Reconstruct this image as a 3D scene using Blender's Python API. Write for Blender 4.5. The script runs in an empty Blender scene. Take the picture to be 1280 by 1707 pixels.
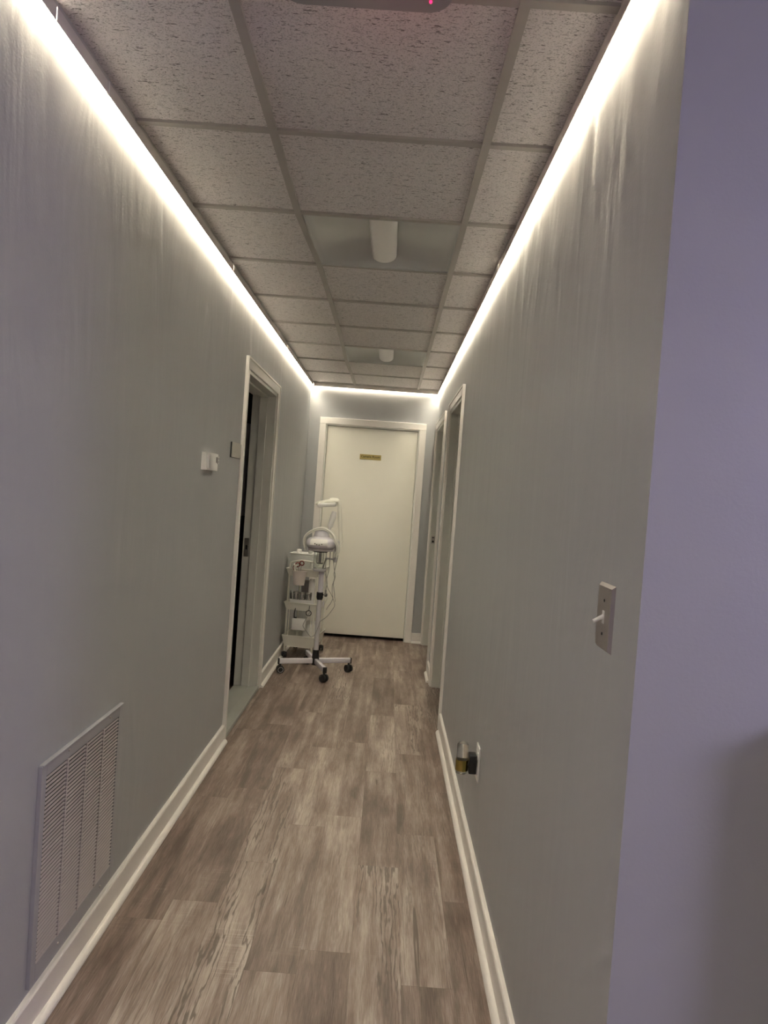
import bpy, bmesh, math, random
from mathutils import Vector, Matrix
PI = math.pi
random.seed(7)
S = bpy.context.scene
C = S.collection

# ------------------------------------------------------------------ camera
F_PX, YAW, PITCH, ROLL, CAM_H = 1212.66, -0.0055, -0.0257, 0.0716, 1.4313
F0 = Vector((math.sin(YAW), math.cos(YAW), 0))
U0 = Vector((math.cos(YAW), -math.sin(YAW), 0))
FW = Vector((0, 0, 1))*math.sin(PITCH) + F0*math.cos(PITCH)
V0 = Vector((0, 0, 1))*math.cos(PITCH) - F0*math.sin(PITCH)
CX = U0*math.cos(ROLL) + V0*math.sin(ROLL)
CY = -U0*math.sin(ROLL) + V0*math.cos(ROLL)
cam = bpy.data.cameras.new('camera')
cam.sensor_fit = 'VERTICAL'; cam.sensor_height = 36.0; cam.lens = 36.0*F_PX/1707.0
cam.clip_start = 0.02; cam.clip_end = 60
camo = bpy.data.objects.new('camera', cam); C.objects.link(camo)
M = Matrix((CX, CY, -FW)).transposed().to_4x4(); M.translation = Vector((0, 0, CAM_H))
camo.matrix_world = M
S.camera = camo

# ------------------------------------------------------------------ world, exposure
w = bpy.data.worlds.new('world'); S.world = w; w.use_nodes = True
w.node_tree.nodes['Background'].inputs[0].default_value = (0.05, 0.05, 0.06, 1)
w.node_tree.nodes['Background'].inputs[1].default_value = 0.05
S.view_settings.view_transform = 'Standard'; S.view_settings.look = 'None'
S.view_settings.gamma = 1.0; S.view_settings.use_curve_mapping = False
S.view_settings.exposure = 0.0
try:
    S.cycles.use_denoising = True
    S.cycles.sample_clamp_indirect = 40.0
except Exception: pass
LED_POWER = 102.0          # radiance of the strips
LED_COLOR = (1.0, 0.93, 0.735)
VIOLET_POWER = 19.0
RED_POWER = 0.09
FILL_POWER = 14.0
H_ROOM = 2.447
# violet lamp of the front room (hangs from that room's ceiling, right of the corridor mouth)
vl = bpy.data.lights.new('violet_lamp_light', 'AREA'); vl.shape = 'DISK'; vl.size = 0.70
vl.color = (0.72, 0.66, 1.0); vl.energy = VIOLET_POWER
vlo = bpy.data.objects.new('violet_lamp_light', vl); C.objects.link(vlo)
VL = Vector((2.08, 0.10, 1.85))
vlo.location = VL
vlo.rotation_euler = (Vector((0.45, 1.18, 1.25)) - VL).to_track_quat('-Z', 'Y').to_euler()

# soft white fill lamp, added unseen behind the camera to lift the corridor
WL = Vector((0.45, -1.45, H_ROOM-0.05))
wl = bpy.data.lights.new('fill_light', 'AREA'); wl.shape = 'DISK'; wl.size = 0.5
wl.color = (1.0, 0.89, 0.86); wl.energy = FILL_POWER
wlo = bpy.data.objects.new('fill_light', wl); C.objects.link(wlo); wlo.location = WL

# ------------------------------------------------------------------ dimensions (metres)
XL, XR, YE, H = -0.826, 0.419, 7.045, 2.447
YC = 1.178                      # corridor's right wall starts here
YB, XF = -2.2, 2.5              # back of the front room, its right side
HB = 0.0987

# ------------------------------------------------------------------ materials
def new_mat(name):
    m = bpy.data.materials.new(name); m.use_nodes = True
    nt = m.node_tree; b = nt.nodes['Principled BSDF']
    return m, nt, b
def nd(nt, typ, **kw):
    n = nt.nodes.new(typ)
    for k, v in kw.items():
        if k.startswith('_'): setattr(n, k[1:], v)
        else: n.inputs[k.replace('__', ' ')].default_value = v
    return n
def simple(name, col, rough=0.5, metal=0.0, var=0.04, scale=30.0, bump=0.0, bscale=200.0, emis=None, alpha=None, trans=0.0):
    m, nt, b = new_mat(name)
    b.inputs['Roughness'].default_value = rough; b.inputs['Metallic'].default_value = metal
    tc = nd(nt, 'ShaderNodeTexCoord')
    n = nd(nt, 'ShaderNodeTexNoise', Scale=scale, Detail=4.0)
    nt.links.new(tc.outputs['Object'], n.inputs['Vector'])
    mx = nd(nt, 'ShaderNodeMix', _data_type='RGBA')
    mx.inputs[6].default_value = tuple(c*(1-var) for c in col)+(1,)
    mx.inputs[7].default_value = tuple(min(1, c*(1+var)) for c in col)+(1,)
    nt.links.new(n.outputs['Fac'], mx.inputs[0]); nt.links.new(mx.outputs[2], b.inputs['Base Color'])
    if bump:
        n2 = nd(nt, 'ShaderNodeTexNoise', Scale=bscale, Detail=2.0)
        nt.links.new(tc.outputs['Object'], n2.inputs['Vector'])
        bp = nd(nt, 'ShaderNodeBump', Strength=bump, Distance=0.001)
        nt.links.new(n2.outputs['Fac'], bp.inputs['Height']); nt.links.new(bp.outputs[0], b.inputs['Normal'])
    if emis:
        b.inputs['Emission Color'].default_value = tuple(emis[0])+(1,); b.inputs['Emission Strength'].default_value = emis[1]
    if trans:
        b.inputs['Transmission Weight'].default_value = trans; b.inputs['IOR'].default_value = 1.45
    if alpha is not None: b.inputs['Alpha'].default_value = alpha
    return m

def paint_wall(name, col):
    """rolled wall paint: orange-peel, soft trowel waves, a few scuffs"""
    m, nt, b = new_mat(name); L = nt.links
    tc = nd(nt, 'ShaderNodeTexCoord')
    b.inputs['Roughness'].default_value = 0.5
    b.inputs['Specular IOR Level'].default_value = 0.35
    n = nd(nt, 'ShaderNodeTexNoise', Scale=1.6, Detail=3.0); L.new(tc.outputs['Object'], n.inputs['Vector'])
    mx = nd(nt, 'ShaderNodeMix', _data_type='RGBA')
    mx.inputs[6].default_value = tuple(c*0.97 for c in col)+(1,); mx.inputs[7].default_value = tuple(c*1.03 for c in col)+(1,)
    L.new(n.outputs['Fac'], mx.inputs[0]); L.new(mx.outputs[2], b.inputs['Base Color'])
    # fine peel
    n1 = nd(nt, 'ShaderNodeTexNoise', Scale=140.0, Detail=2.0); L.new(tc.outputs['Object'], n1.inputs['Vector'])
    b1 = nd(nt, 'ShaderNodeBump', Strength=0.35, Distance=0.0008)
    L.new(n1.outputs['Fac'], b1.inputs['Height'])
    # trowel waves, stretched upright
    mp = nd(nt, 'ShaderNodeMapping'); mp.inputs['Scale'].default_value = (1, 3.2, 0.9)
    L.new(tc.outputs['Object'], mp.inputs['Vector'])
    n2 = nd(nt, 'ShaderNodeTexNoise', Scale=1.7, Detail=3.0, Distortion=0.5); L.new(mp.outputs[0], n2.inputs['Vector'])
    b2 = nd(nt, 'ShaderNodeBump', Strength=0.55, Distance=0.014)
    L.new(n2.outputs['Fac'], b2.inputs['Height']); L.new(b1.outputs[0], b2.inputs['Normal'])
    L.new(b2.outputs[0], b.inputs['Normal'])
    return m

def tile_mat():
    """mineral-fibre ceiling tile: pin holes and short wormy fissures"""
    m, nt, b = new_mat('ceiling_tile'); L = nt.links
    tc = nd(nt, 'ShaderNodeTexCoord'); b.inputs['Roughness'].default_value = 0.95
    mp = nd(nt, 'ShaderNodeMapping'); mp.inputs['Scale'].default_value = (60, 190, 1); L.new(tc.outputs['Object'], mp.inputs['Vector'])
    n = nd(nt, 'ShaderNodeTexNoise', Scale=1.0, Detail=2.0, Distortion=0.9); L.new(mp.outputs[0], n.inputs['Vector'])
    r = nd(nt, 'ShaderNodeMapRange'); r.inputs['From Min'].default_value = 0.335; r.inputs['From Max'].default_value = 0.375
    L.new(n.outputs['Fac'], r.inputs['Value'])
    mp2 = nd(nt, 'ShaderNodeMapping'); mp2.inputs['Scale'].default_value = (260, 380, 1); L.new(tc.outputs['Object'], mp2.inputs['Vector'])
    n2 = nd(nt, 'ShaderNodeTexNoise', Scale=1.0, Detail=1.0); L.new(mp2.outputs[0], n2.inputs['Vector'])
    r2 = nd(nt, 'ShaderNodeMapRange'); r2.inputs['From Min'].default_value = 0.36; r2.inputs['From Max'].default_value = 0.44
    L.new(n2.outputs['Fac'], r2.inputs['Value'])
    mn = nd(nt, 'ShaderNodeMath', _operation='MULTIPLY'); 
    r2b = nd(nt, 'ShaderNodeMapRange'); r2b.inputs['To Min'].default_value = 0.62
    L.new(r2.outputs[0], r2b.inputs['Value'])
    rb = nd(nt, 'ShaderNodeMapRange'); rb.inputs['To Min'].default_value = 0.28
    L.new(r.outputs[0], rb.inputs['Value'])
    L.new(rb.outputs[0], mn.inputs[0]); L.new(r2b.outputs[0], mn.inputs[1])
    mx = nd(nt, 'ShaderNodeMix', _data_type='RGBA')
    mx.inputs[6].default_value = (0.10, 0.09, 0.085, 1); mx.inputs[7].default_value = (0.86, 0.82, 0.81, 1)
    L.new(mn.outputs[0], mx.inputs[0]); L.new(mx.outputs[2], b.inputs['Base Color'])
    bp = nd(nt, 'ShaderNodeBump', Strength=0.6, Distance=0.002); L.new(mn.outputs[0], bp.inputs['Height'])
    L.new(bp.outputs[0], b.inputs['Normal'])
    return m

def floor_mat():
    """weathered oak planks: per-plank tone and seed come from face attributes"""
    m, nt, b = new_mat('oak_plank'); L = nt.links
    b.inputs['Roughness'].default_value = 0.42; b.inputs['Specular IOR Level'].default_value = 0.35
    tc = nd(nt, 'ShaderNodeTexCoord')
    at = nd(nt, 'ShaderNodeAttribute', _attribute_name='tone'); se = nd(nt, 'ShaderNodeAttribute', _attribute_name='seed')
    gr = nd(nt, 'ShaderNodeAttribute', _attribute_name='grain')
    cmb = nd(nt, 'ShaderNodeCombineXYZ'); L.new(se.outputs['Fac'], cmb.inputs[2]); L.new(se.outputs['Fac'], cmb.inputs[1])
    add = nd(nt, 'ShaderNodeVectorMath', _operation='ADD'); L.new(tc.outputs['Object'], add.inputs[0]); L.new(cmb.outputs[0], add.inputs[1])
    def noise(sx, sy, scale, det, dist=0.0):
        mp = nd(nt, 'ShaderNodeMapping'); mp.inputs['Scale'].default_value = (sx, sy, 1); L.new(add.outputs[0], mp.inputs['Vector'])
        n = nd(nt, 'ShaderNodeTexNoise', Scale=scale, Detail=det, Distortion=dist); L.new(mp.outputs[0], n.inputs['Vector'])
        return n
    fine = noise(60, 2.4, 6.0, 8.0); fine.inputs['Roughness'].default_value = 0.72
    strip = noise(9.0, 1.3, 1.5, 2.0, 0.3)
    saw = noise(5.0, 260.0, 1.0, 2.0)
    streak = noise(14, 1.1, 1.6, 4.0, 0.4)
    blotch = noise(3.5, 2.0, 1.5, 3.0)
    # cathedral figure: bands of a warped field
    mpw = nd(nt, 'ShaderNodeMapping'); mpw.inputs['Scale'].default_value = (1, 0.10, 1); L.new(add.outputs[0], mpw.inputs['Vector'])
    wv = nd(nt, 'ShaderNodeTexWave', _wave_type='BANDS', _bands_direction='X', Scale=17.0, Distortion=13.0, Detail=3.5)
    wv.inputs['Detail Scale'].default_value = 2.2; wv.inputs['Detail Roughness'].default_value = 0.55
    L.new(mpw.outputs[0], wv.inputs['Vector'])
    def mr(src, a, c, lo=0.0, hi=1.0):
        r = nd(nt, 'ShaderNodeMapRange'); r.inputs['From Min'].default_value = a; r.inputs['From Max'].default_value = c
        r.inputs['To Min'].default_value = lo; r.inputs['To Max'].default_value = hi; L.new(src, r.inputs['Value']); return r.outputs[0]
    def mt(op, x, y):
        n = nd(nt, 'ShaderNodeMath', _operation=op)
        for i, q in enumerate((x, y)):
            if isinstance(q, (int, float)): n.inputs[i].default_value = q
            else: L.new(q, n.inputs[i])
        return n.outputs[0]
    t = mt('ADD', at.outputs['Fac'], mr(streak.outputs['Fac'], 0.3, 0.7, -0.28, 0.28))
    t = mt('ADD', t, mr(blotch.outputs['Fac'], 0.3, 0.7, -0.18, 0.18))
    t = mt('ADD', t, mr(fine.outputs['Fac'], 0.3, 0.7, -0.26, 0.26))
    t = mt('ADD', t, mr(strip.outputs['Fac'], 0.47, 0.53, -0.07, 0.07))
    sawm = mt('MULTIPLY', mr(saw.outputs['Fac'], 0.5, 0.66, 0.0, 0.20), mr(blotch.outputs['Color'], 0.55, 0.65))
    t = mt('ADD', t, sawm)
    ramp = nd(nt, 'ShaderNodeValToRGB'); L.new(t, ramp.inputs[0])
    e = ramp.color_ramp.elements
    e[0].position = 0.0; e[0].color = (0.115, 0.080, 0.064, 1)
    e[1].position = 1.0; e[1].color = (0.49, 0.42, 0.37, 1)
    q = ramp.color_ramp.elements.new(0.35); q.color = (0.215, 0.158, 0.131, 1)
    q = ramp.color_ramp.elements.new(0.62); q.color = (0.315, 0.248, 0.211, 1)
    # dark figure lines, masked per plank and in patches
    patch = noise(9, 0.9, 1.3, 2.0)
    msk = mt('MULTIPLY', mr(wv.outputs['Fac'], 0.34, 0.05, 0.0, 0.85), mr(patch.outputs['Fac'], 0.40, 0.50))
    msk = mt('MULTIPLY', msk, gr.outputs['Fac'])
    mx = nd(nt, 'ShaderNodeMix', _data_type='RGBA'); L.new(msk, mx.inputs[0]); L.new(ramp.outputs[0], mx.inputs[6])
    mx.inputs[7].default_value = (0.125, 0.094, 0.078, 1)
    # cracks / saw marks / knots
    crack = noise(42, 1.6, 0.9, 1.0, 1.5)
    ck = mt('MULTIPLY', mr(crack.outputs['Fac'], 0.27, 0.22), 0.75)
    mx2 = nd(nt, 'ShaderNodeMix', _data_type='RGBA'); L.new(ck, mx2.inputs[0]); L.new(mx.outputs[2], mx2.inputs[6])
    mx2.inputs[7].default_value = (0.09, 0.062, 0.05, 1)
    L.new(mx2.outputs[2], b.inputs['Base Color'])
    hh = mt('ADD', mt('MULTIPLY', fine.outputs['Fac'], 0.5), mt('MULTIPLY', msk, -0.6))
    bp = nd(nt, 'ShaderNodeBump', Strength=0.35, Distance=0.0008); L.new(hh, bp.inputs['Height']); L.new(bp.outputs[0], b.inputs['Normal'])
    return m

WALL = paint_wall('wall_paint', (0.418, 0.422, 0.433))
TILE = tile_mat(); FLOORM = floor_mat()
GRID = simple('grid_metal', (0.50, 0.47, 0.44), 0.5, 0, 0.02)
TRIM = simple('trim_paint', (0.84, 0.80, 0.76), 0.32, 0, 0.02, bump=0.15)
DOORW = simple('door_paint', (0.86, 0.83, 0.74), 0.35, 0, 0.02, 3.0, bump=0.1)
JAMB = simple('jamb_paint', (0.74, 0.73, 0.68), 0.4, 0, 0.02)
BLACK = simple('black_plastic', (0.012, 0.012, 0.013), 0.4, 0, 0.1)
RUBBER = simple('black_rubber', (0.02, 0.02, 0.021), 0.6, 0, 0.1)
DARK = simple('unlit_room_shade', (0.028, 0.024, 0.024), 0.8, 0, 0.1)  # near-black colour holds the shade of the unlit side rooms
WHITEP = simple('white_plastic', (0.80, 0.78, 0.76), 0.28, 0, 0.02)
GREYP = simple('pale_grey_plastic', (0.60, 0.58, 0.60), 0.25, 0, 0.03)
LILAC = simple('lilac_white_plastic', (0.72, 0.69, 0.75), 0.22, 0, 0.02)
CREAM = simple('cream_enamel', (0.80, 0.78, 0.70), 0.3, 0, 0.03)
CHROME = simple('chrome', (0.75, 0.74, 0.73), 0.16, 1.0, 0.05)
STEEL = simple('brushed_steel', (0.52, 0.49, 0.46), 0.34, 1.0, 0.06, bump=0.2, bscale=400)
BRASS = simple('brass', (0.42, 0.33, 0.09), 0.26, 1.0, 0.06)
GOLD = simple('gold_plate', (0.46, 0.36, 0.14), 0.42, 0.55, 0.08)
INK = simple('dark_olive_ink', (0.075, 0.06, 0.012), 0.5, 0, 0.02)
RED = simple('red_plastic', (0.20, 0.03, 0.022), 0.3, 0, 0.05)
GLASS = simple('clear_glass', (0.93, 0.95, 0.94), 0.04, 0, 0.01, trans=1.0)
CRYST = simple('bubbled_crystal', (0.96, 0.96, 0.94), 0.05, 0, 0.01, bump=1.0, bscale=260, trans=0.95)
FROST = simple('frosted_plastic', (0.80, 0.80, 0.76), 0.35, 0, 0.02, trans=0.35)
CLOTH = simple('white_cotton', (0.80, 0.78, 0.70), 0.85, 0, 0.05, bump=0.8, bscale=500)
CORDG = simple('grey_cord', (0.30, 0.29, 0.26), 0.5, 0, 0.04)
CORDW = simple('white_cord', (0.72, 0.70, 0.64), 0.45, 0, 0.03)
PINKW = simple('blush_plastic', (0.74, 0.66, 0.62), 0.4, 0, 0.03)
GREYBOX = simple('grey_card', (0.33, 0.30, 0.30), 0.7, 0, 0.04)
LABELG = simple('olive_sticker', (0.35, 0.33, 0.06), 0.6, 0, 0.3, 120)
LOUV = simple('louver_enamel', (0.56, 0.50, 0.49), 0.4, 0, 0.05)
VENTF = simple('vent_frame_paint', (0.38, 0.375, 0.40), 0.38, 0, 0.03)
REFL = simple('reflector_enamel', (0.60, 0.61, 0.60), 0.30, 0, 0.01)
ALU = simple('white_aluminium', (0.66, 0.61, 0.57), 0.4, 0, 0.02)
SILL = simple('sill_paint', (0.47, 0.47, 0.43), 0.4, 0, 0.05, 8)
CHAR = simple('charcoal_laminate', (0.014, 0.014, 0.016), 0.5, 0, 0.05)
GREYPANEL = simple('grey_fabric_panel', (0.70, 0.68, 0.68), 0.8, 0, 0.03)
BLOCKM = simple('shadow_block_grey', (0.42, 0.38, 0.36), 0.4, 0, 0.04)
LEDM = simple('led_diffuser', (0.9, 0.9, 0.85), 0.5, 0, 0.0, emis=(LED_COLOR, LED_POWER))
LEDM2 = simple('led_diffuser_end', (0.9, 0.9, 0.85), 0.5, 0, 0.0, emis=(LED_COLOR, LED_POWER*0.55))
REDLED = simple('red_indicator', (0.8, 0.02, 0.08), 0.3, 0, 0.0, emis=((1.0, 0.02, 0.12), 3.0))
VDIFF = simple('violet_shade', (0.6, 0.55, 0.8), 0.5, 0, 0.02, emis=((0.55, 0.45, 1.0), 1.2))

# ------------------------------------------------------------------ helpers
def box(bm, x0, y0, z0, x1, y1, z1, bev=0.0, rot=None, piv=None):
    x0, x1 = sorted((x0, x1)); y0, y1 = sorted((y0, y1)); z0, z1 = sorted((z0, z1))
    r = bmesh.ops.create_cube(bm, size=1.0); vs = r['verts']
    bmesh.ops.scale(bm, vec=(x1-x0, y1-y0, z1-z0), verts=vs)
    bmesh.ops.translate(bm, vec=((x0+x1)/2, (y0+y1)/2, (z0+z1)/2), verts=vs)
    if bev > 0:
        es = list({e for v in vs for e in v.link_edges})
        o = bmesh.ops.bevel(bm, geom=es, offset=bev, segments=2, affect='EDGES', profile=0.5)
        vs = list({v for f in o['faces'] for v in f.verts} | {v for v in vs if v.is_valid})
    if rot is not None:
        p = Vector(piv) if piv is not None else Vector(((x0+x1)/2, (y0+y1)/2, (z0+z1)/2))
        bmesh.ops.rotate(bm, cent=p, matrix=rot, verts=vs)
    return vs
def obox(bm, c, ax, ay, hx, hy, z0, z1, bev=0.0):
    """box whose plan axes are ax, ay (unit 2-vectors) around centre c"""
    a = math.atan2(ax[1], ax[0])
    return box(bm, c[0]-hx, c[1]-hy, z0, c[0]+hx, c[1]+hy, z1, bev, Matrix.Rotation(a, 3, 'Z'), (c[0], c[1], 0))
def cyl(bm, p, q, r0, r1=None, n=20, cap=True):
    p, q = Vector(p), Vector(q); r1 = r0 if r1 is None else r1
    d = q-p; L = d.length
    m = Matrix.Translation((p+q)/2) @ d.to_track_quat('Z', 'Y').to_matrix().to_4x4()
    return bmesh.ops.create_cone(bm, cap_ends=cap, segments=n, radius1=r0, radius2=r1, depth=L, matrix=m)['verts']
def lathe(bm, cx, cy, prof, n=32, sx=1.0, sy=1.0):
    rings = []
    for r, z in prof:
        if r < 1e-5: rings.append([bm.verts.new((cx, cy, z))])
        else: rings.append([bm.verts.new((cx+sx*r*math.cos(2*PI*k/n), cy+sy*r*math.sin(2*PI*k/n), z)) for k in range(n)])
    for a, b in zip(rings, rings[1:]):
        for k in range(n):
            k2 = (k+1) % n
            if len(a) == 1 and len(b) == 1: continue
            if len(a) == 1: bm.faces.new((a[0], b[k], b[k2]))
            elif len(b) == 1: bm.faces.new((a[k], a[k2], b[0]))
            else: bm.faces.new((a[k], a[k2], b[k2], b[k]))
def catmull(pts, sub=6):
    P = [Vector(p) for p in pts]; P = [P[0]*2-P[1]] + P + [P[-1]*2-P[-2]]
    out = []
    for i in range(1, len(P)-2):
        for k in range(sub):
            t = k/sub
            out.append(0.5*((2*P[i]) + (-P[i-1]+P[i+1])*t + (2*P[i-1]-5*P[i]+4*P[i+1]-P[i+2])*t*t + (-P[i-1]+3*P[i]-3*P[i+1]+P[i+2])*t**3))
    out.append(P[-2]); return out
def tube(bm, pts, r, n=8, smooth=True, sub=6, flat=1.0):
    P = catmull(pts, sub) if smooth else [Vector(p) for p in pts]
    rings = []; up = Vector((0.13, 0.97, 0.21)).normalized()
    for i, p in enumerate(P):
        t = (P[min(i+1, len(P)-1)] - P[max(i-1, 0)]).normalized()
        a = t.cross(up)
        if a.length < 1e-3: a = t.cross(Vector((1, 0, 0)))
        a.normalize(); b = a.cross(t).normalized(); up = b
        rr = r(i/(len(P)-1)) if callable(r) else r
        rings.append([bm.verts.new(p + a*rr*math.cos(2*PI*k/n) + b*rr*flat*math.sin(2*PI*k/n)) for k in range(n)])
    for A, B in zip(rings, rings[1:]):
        for k in range(n): bm.faces.new((A[k], A[(k+1) % n], B[(k+1) % n], B[k]))
    bm.faces.new(rings[0][::-1]); bm.faces.new(rings[-1])
def torus(bm, c, R, r, axis, n=28, m=8):
    q = Vector(axis).to_track_quat('Z', 'Y'); c = Vector(c); rings = []
    for i in range(n):
        a = 2*PI*i/n
        rings.append([bm.verts.new(c + q @ Vector(((R+r*math.cos(2*PI*k/m))*math.cos(a), (R+r*math.cos(2*PI*k/m))*math.sin(a), r*math.sin(2*PI*k/m)))) for k in range(m)])
    for i in range(n):
        A, B = rings[i], rings[(i+1) % n]
        for k in range(m): bm.faces.new((A[k], A[(k+1) % m], B[(k+1) % m], B[k]))
def quad(bm, *ps): return bm.faces.new([bm.verts.new(p) for p in ps])

def obj(name, bm, mat, parent=None, smooth=False, label=None):
    org = Vector((0, 0, 0))
    if parent is not None:
        q = parent
        while q.parent is not None: q = q.parent
        org = Vector(q.location)
    bmesh.ops.recalc_face_normals(bm, faces=bm.faces)
    if org.length: bmesh.ops.translate(bm, vec=-org, verts=bm.verts)
    me = bpy.data.meshes.new(name); bm.to_mesh(me); bm.free()
    mats = mat if isinstance(mat, (list, tuple)) else [mat]
    for x in mats: me.materials.append(x)
    if smooth:
        for p in me.polygons: p.use_smooth = True
        try: me.set_sharp_from_angle(angle=math.radians(38))
        except Exception: pass
    o = bpy.data.objects.new(name, me); C.objects.link(o)
    if parent is not None: o.parent = parent
    if label: o['label'] = label
    return o
def struct(name, bm, mat, parent=None, smooth=False):
    o = obj(name, bm, mat, parent, smooth)
    if parent is None: o['kind'] = 'structure'
    return o
def thing(name, loc, label, cat, group=None):
    o = bpy.data.objects.new(name, None); o.empty_display_size = 0.05; C.objects.link(o); o.location = loc
    o['label'] = label; o['category'] = cat
    if group: o['group'] = group
    return o
def tag(o, label, cat, group=None):
    o['label'] = label; o['category'] = cat
    if group: o['group'] = group
    return o
def BM(): return bmesh.new()
def mk(name, mat, parent, fn, smooth=True, label=None):
    b = BM(); fn(b); return obj(name, b, mat, parent, smooth, label)

# ================================================================== STRUCTURE
T = 0.155                                    # wall thickness
DL0, DL1, DLZ = 4.020, 5.045, 2.062          # left doorway (clear of the casing)
DR = [(4.528, 5.462), (5.947, 6.982)]        # right doorways
DRZ = 2.075
EX0, EX1, EZ = -0.655, 0.250, 2.062          # end doorway
# walls
b = BM()
box(b, XL-T, YB, 0, XL, DL0, H+.05); box(b, XL-T, DL1, 0, XL, YE+.15, H+.05); box(b, XL-T, DL0, DLZ, XL, DL1, H+.05)
struct('wall_left', b, WALL)
b = BM()
ys = [YC+.0, DR[0][0], DR[0][1], DR[1][0], DR[1][1], YE+.15]
box(b, XR, ys[0], 0, XR+T, ys[1], H+.05); box(b, XR, ys[2], 0, XR+T, ys[3], H+.05); box(b, XR, ys[4], 0, XR+T, ys[5], H+.05)
for a in DR: box(b, XR, a[0], DRZ, XR+T, a[1], H+.05)
struct('wall_right', b, WALL)
b = BM()
box(b, XL, YE, 0, EX0, YE+.14, H+.05); box(b, EX1, YE, 0, XR, YE+.14, H+.05); box(b, EX0, YE, EZ, EX1, YE+.14, H+.05)
struct('wall_back', b, WALL)
b = BM(); box(b, XR+T, YC, 0, XF, YC+.13, H+.05); struct('wall_front_right', b, WALL)
b = BM(); box(b, XF, YB, 0, XF+.12, YC+.13, H+.05); struct('wall_far_right', b, WALL)
b = BM(); box(b, XL-T, YB-.12, 0, XF+.12, YB, H+.05); struct('wall_front', b, WALL)
# rooms beyond the doorways, their unlit darkness put into the wall colour
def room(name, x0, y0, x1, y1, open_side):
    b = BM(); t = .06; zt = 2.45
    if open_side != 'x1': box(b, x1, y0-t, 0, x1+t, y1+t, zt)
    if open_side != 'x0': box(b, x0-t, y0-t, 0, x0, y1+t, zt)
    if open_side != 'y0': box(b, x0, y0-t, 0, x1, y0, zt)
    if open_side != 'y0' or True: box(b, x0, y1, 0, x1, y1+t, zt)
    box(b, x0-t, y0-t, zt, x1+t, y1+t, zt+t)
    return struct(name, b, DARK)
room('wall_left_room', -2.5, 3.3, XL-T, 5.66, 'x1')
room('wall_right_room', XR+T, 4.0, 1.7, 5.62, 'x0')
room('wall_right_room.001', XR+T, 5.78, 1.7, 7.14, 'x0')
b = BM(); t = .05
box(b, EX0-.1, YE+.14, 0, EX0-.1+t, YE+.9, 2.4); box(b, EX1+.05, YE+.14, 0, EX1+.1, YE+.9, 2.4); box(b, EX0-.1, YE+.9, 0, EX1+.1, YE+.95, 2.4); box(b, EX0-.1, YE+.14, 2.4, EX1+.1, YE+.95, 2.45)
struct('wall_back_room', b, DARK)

# floor: one mesh, individual planks with hairline gaps on a dark bed
b = BM()
box(b, -2.6, YB-.1, -0.05, XF+.15, YE+1.0, -0.0015)
PW, PL = 0.1545, 0.948
col0 = -0.636 - PW*12
tones = {}; planks = []
J0 = {11: 2.32, 12: 2.44, 13: 2.725, 14: 3.055, 15: 3.17, 16: 2.76, 17: 3.04, 18: 2.55}
known = {(11, 0): (.28, .1), (11, 1): (.25, .3), (11, 2): (.22, .2), (11, -1): (.42, .2),
         (12, 0): (.26, .3), (12, -1): (.66, .5), (12, 1): (.20, .4), (12, 2): (.36, .3),
         (13, 0): (.60, 1.), (13, -1): (.62, 1.), (13, 1): (.40, .3), (13, 2): (.42, .2),
         (14, 0): (.56, .35), (14, -1): (.44, .2), (14, -2): (.42, .2), (14, 1): (.40, .3), (14, 2): (.60, 1.0), (14, 3): (.4, .2),
         (15, 0): (.42, .2), (15, -1): (.62, .3), (15, -2): (.30, .3), (15, 1): (.38, .2), (15, 2): (.40, .2), (15, 3): (.38, .2),
         (16, 0): (.36, .3), (16, -1): (.62, 1.), (16, 1): (.60, .5), (16, 2): (.30, .2), (16, 3): (.44, .2),
         (17, 0): (.36, .4), (17, -1): (.52, .5), (17, -2): (.34, .3), (17, 1): (.58, 1.0), (17, 2): (.40, .2),
         (18, 0): (.36, .5), (18, -1): (.38, .2), (18, 1): (.36, .3), (18, 2): (.56, 1.0), (18, 3): (.4, .3)}
lay_t = b.faces.layers.float.new('tone'); lay_s = b.faces.layers.float.new('seed'); lay_g = b.faces.layers.float.new('grain')
b.faces.ensure_lookup_table()
ncol = int((XF+.1-col0)/PW)+1
for ci in range(-1, ncol):
    x0 = col0 + (ci)*PW; x1 = x0+PW
    if x0 < -2.6: continue
    j = J0.get(ci, random.uniform(0, PL))
    k = math.floor((YB-j)/PL)
    while j + k*PL < YE+.95:
        y0 = max(YB-.05, j+k*PL); y1 = min(YE+.95, j+(k+1)*PL)
        tn, gn = known.get((ci, k), (random.uniform(.26, .60), random.choice((.15, .3, .6, 1.0))))
        if y1-y0 > .01:
            g = .0004
            f = quad(b, (x0+g, y0+g, 0), (x1-g, y0+g, 0), (x1-g, y1-g, 0), (x0+g, y1-g, 0))
            f[lay_t] = tn; f[lay_s] = random.uniform(0, 60); f[lay_g] = gn
        k += 1
o = struct('floor', b, FLOORM)

# ceiling: lay-in tiles and the T-bar grid
ROWY = [1.514 + .61*n for n in range(-6, 10)]
XB = {1.514: -.402}
bendx = [-.402, -.409, -.415, -.394, -.392, -.395, -.402, -.413, -.407, -.405]
def xbar(y):
    f = (y-1.514)/.61
    if f <= 0: return -.402
    i = min(int(f), 8); t = min(1, f-i); return bendx[i]*(1-t)+bendx[i+1]*t
XB2 = .206
b = BM()
box(b, XL, YB, H+.009, XF, YC, H+.05)
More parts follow.
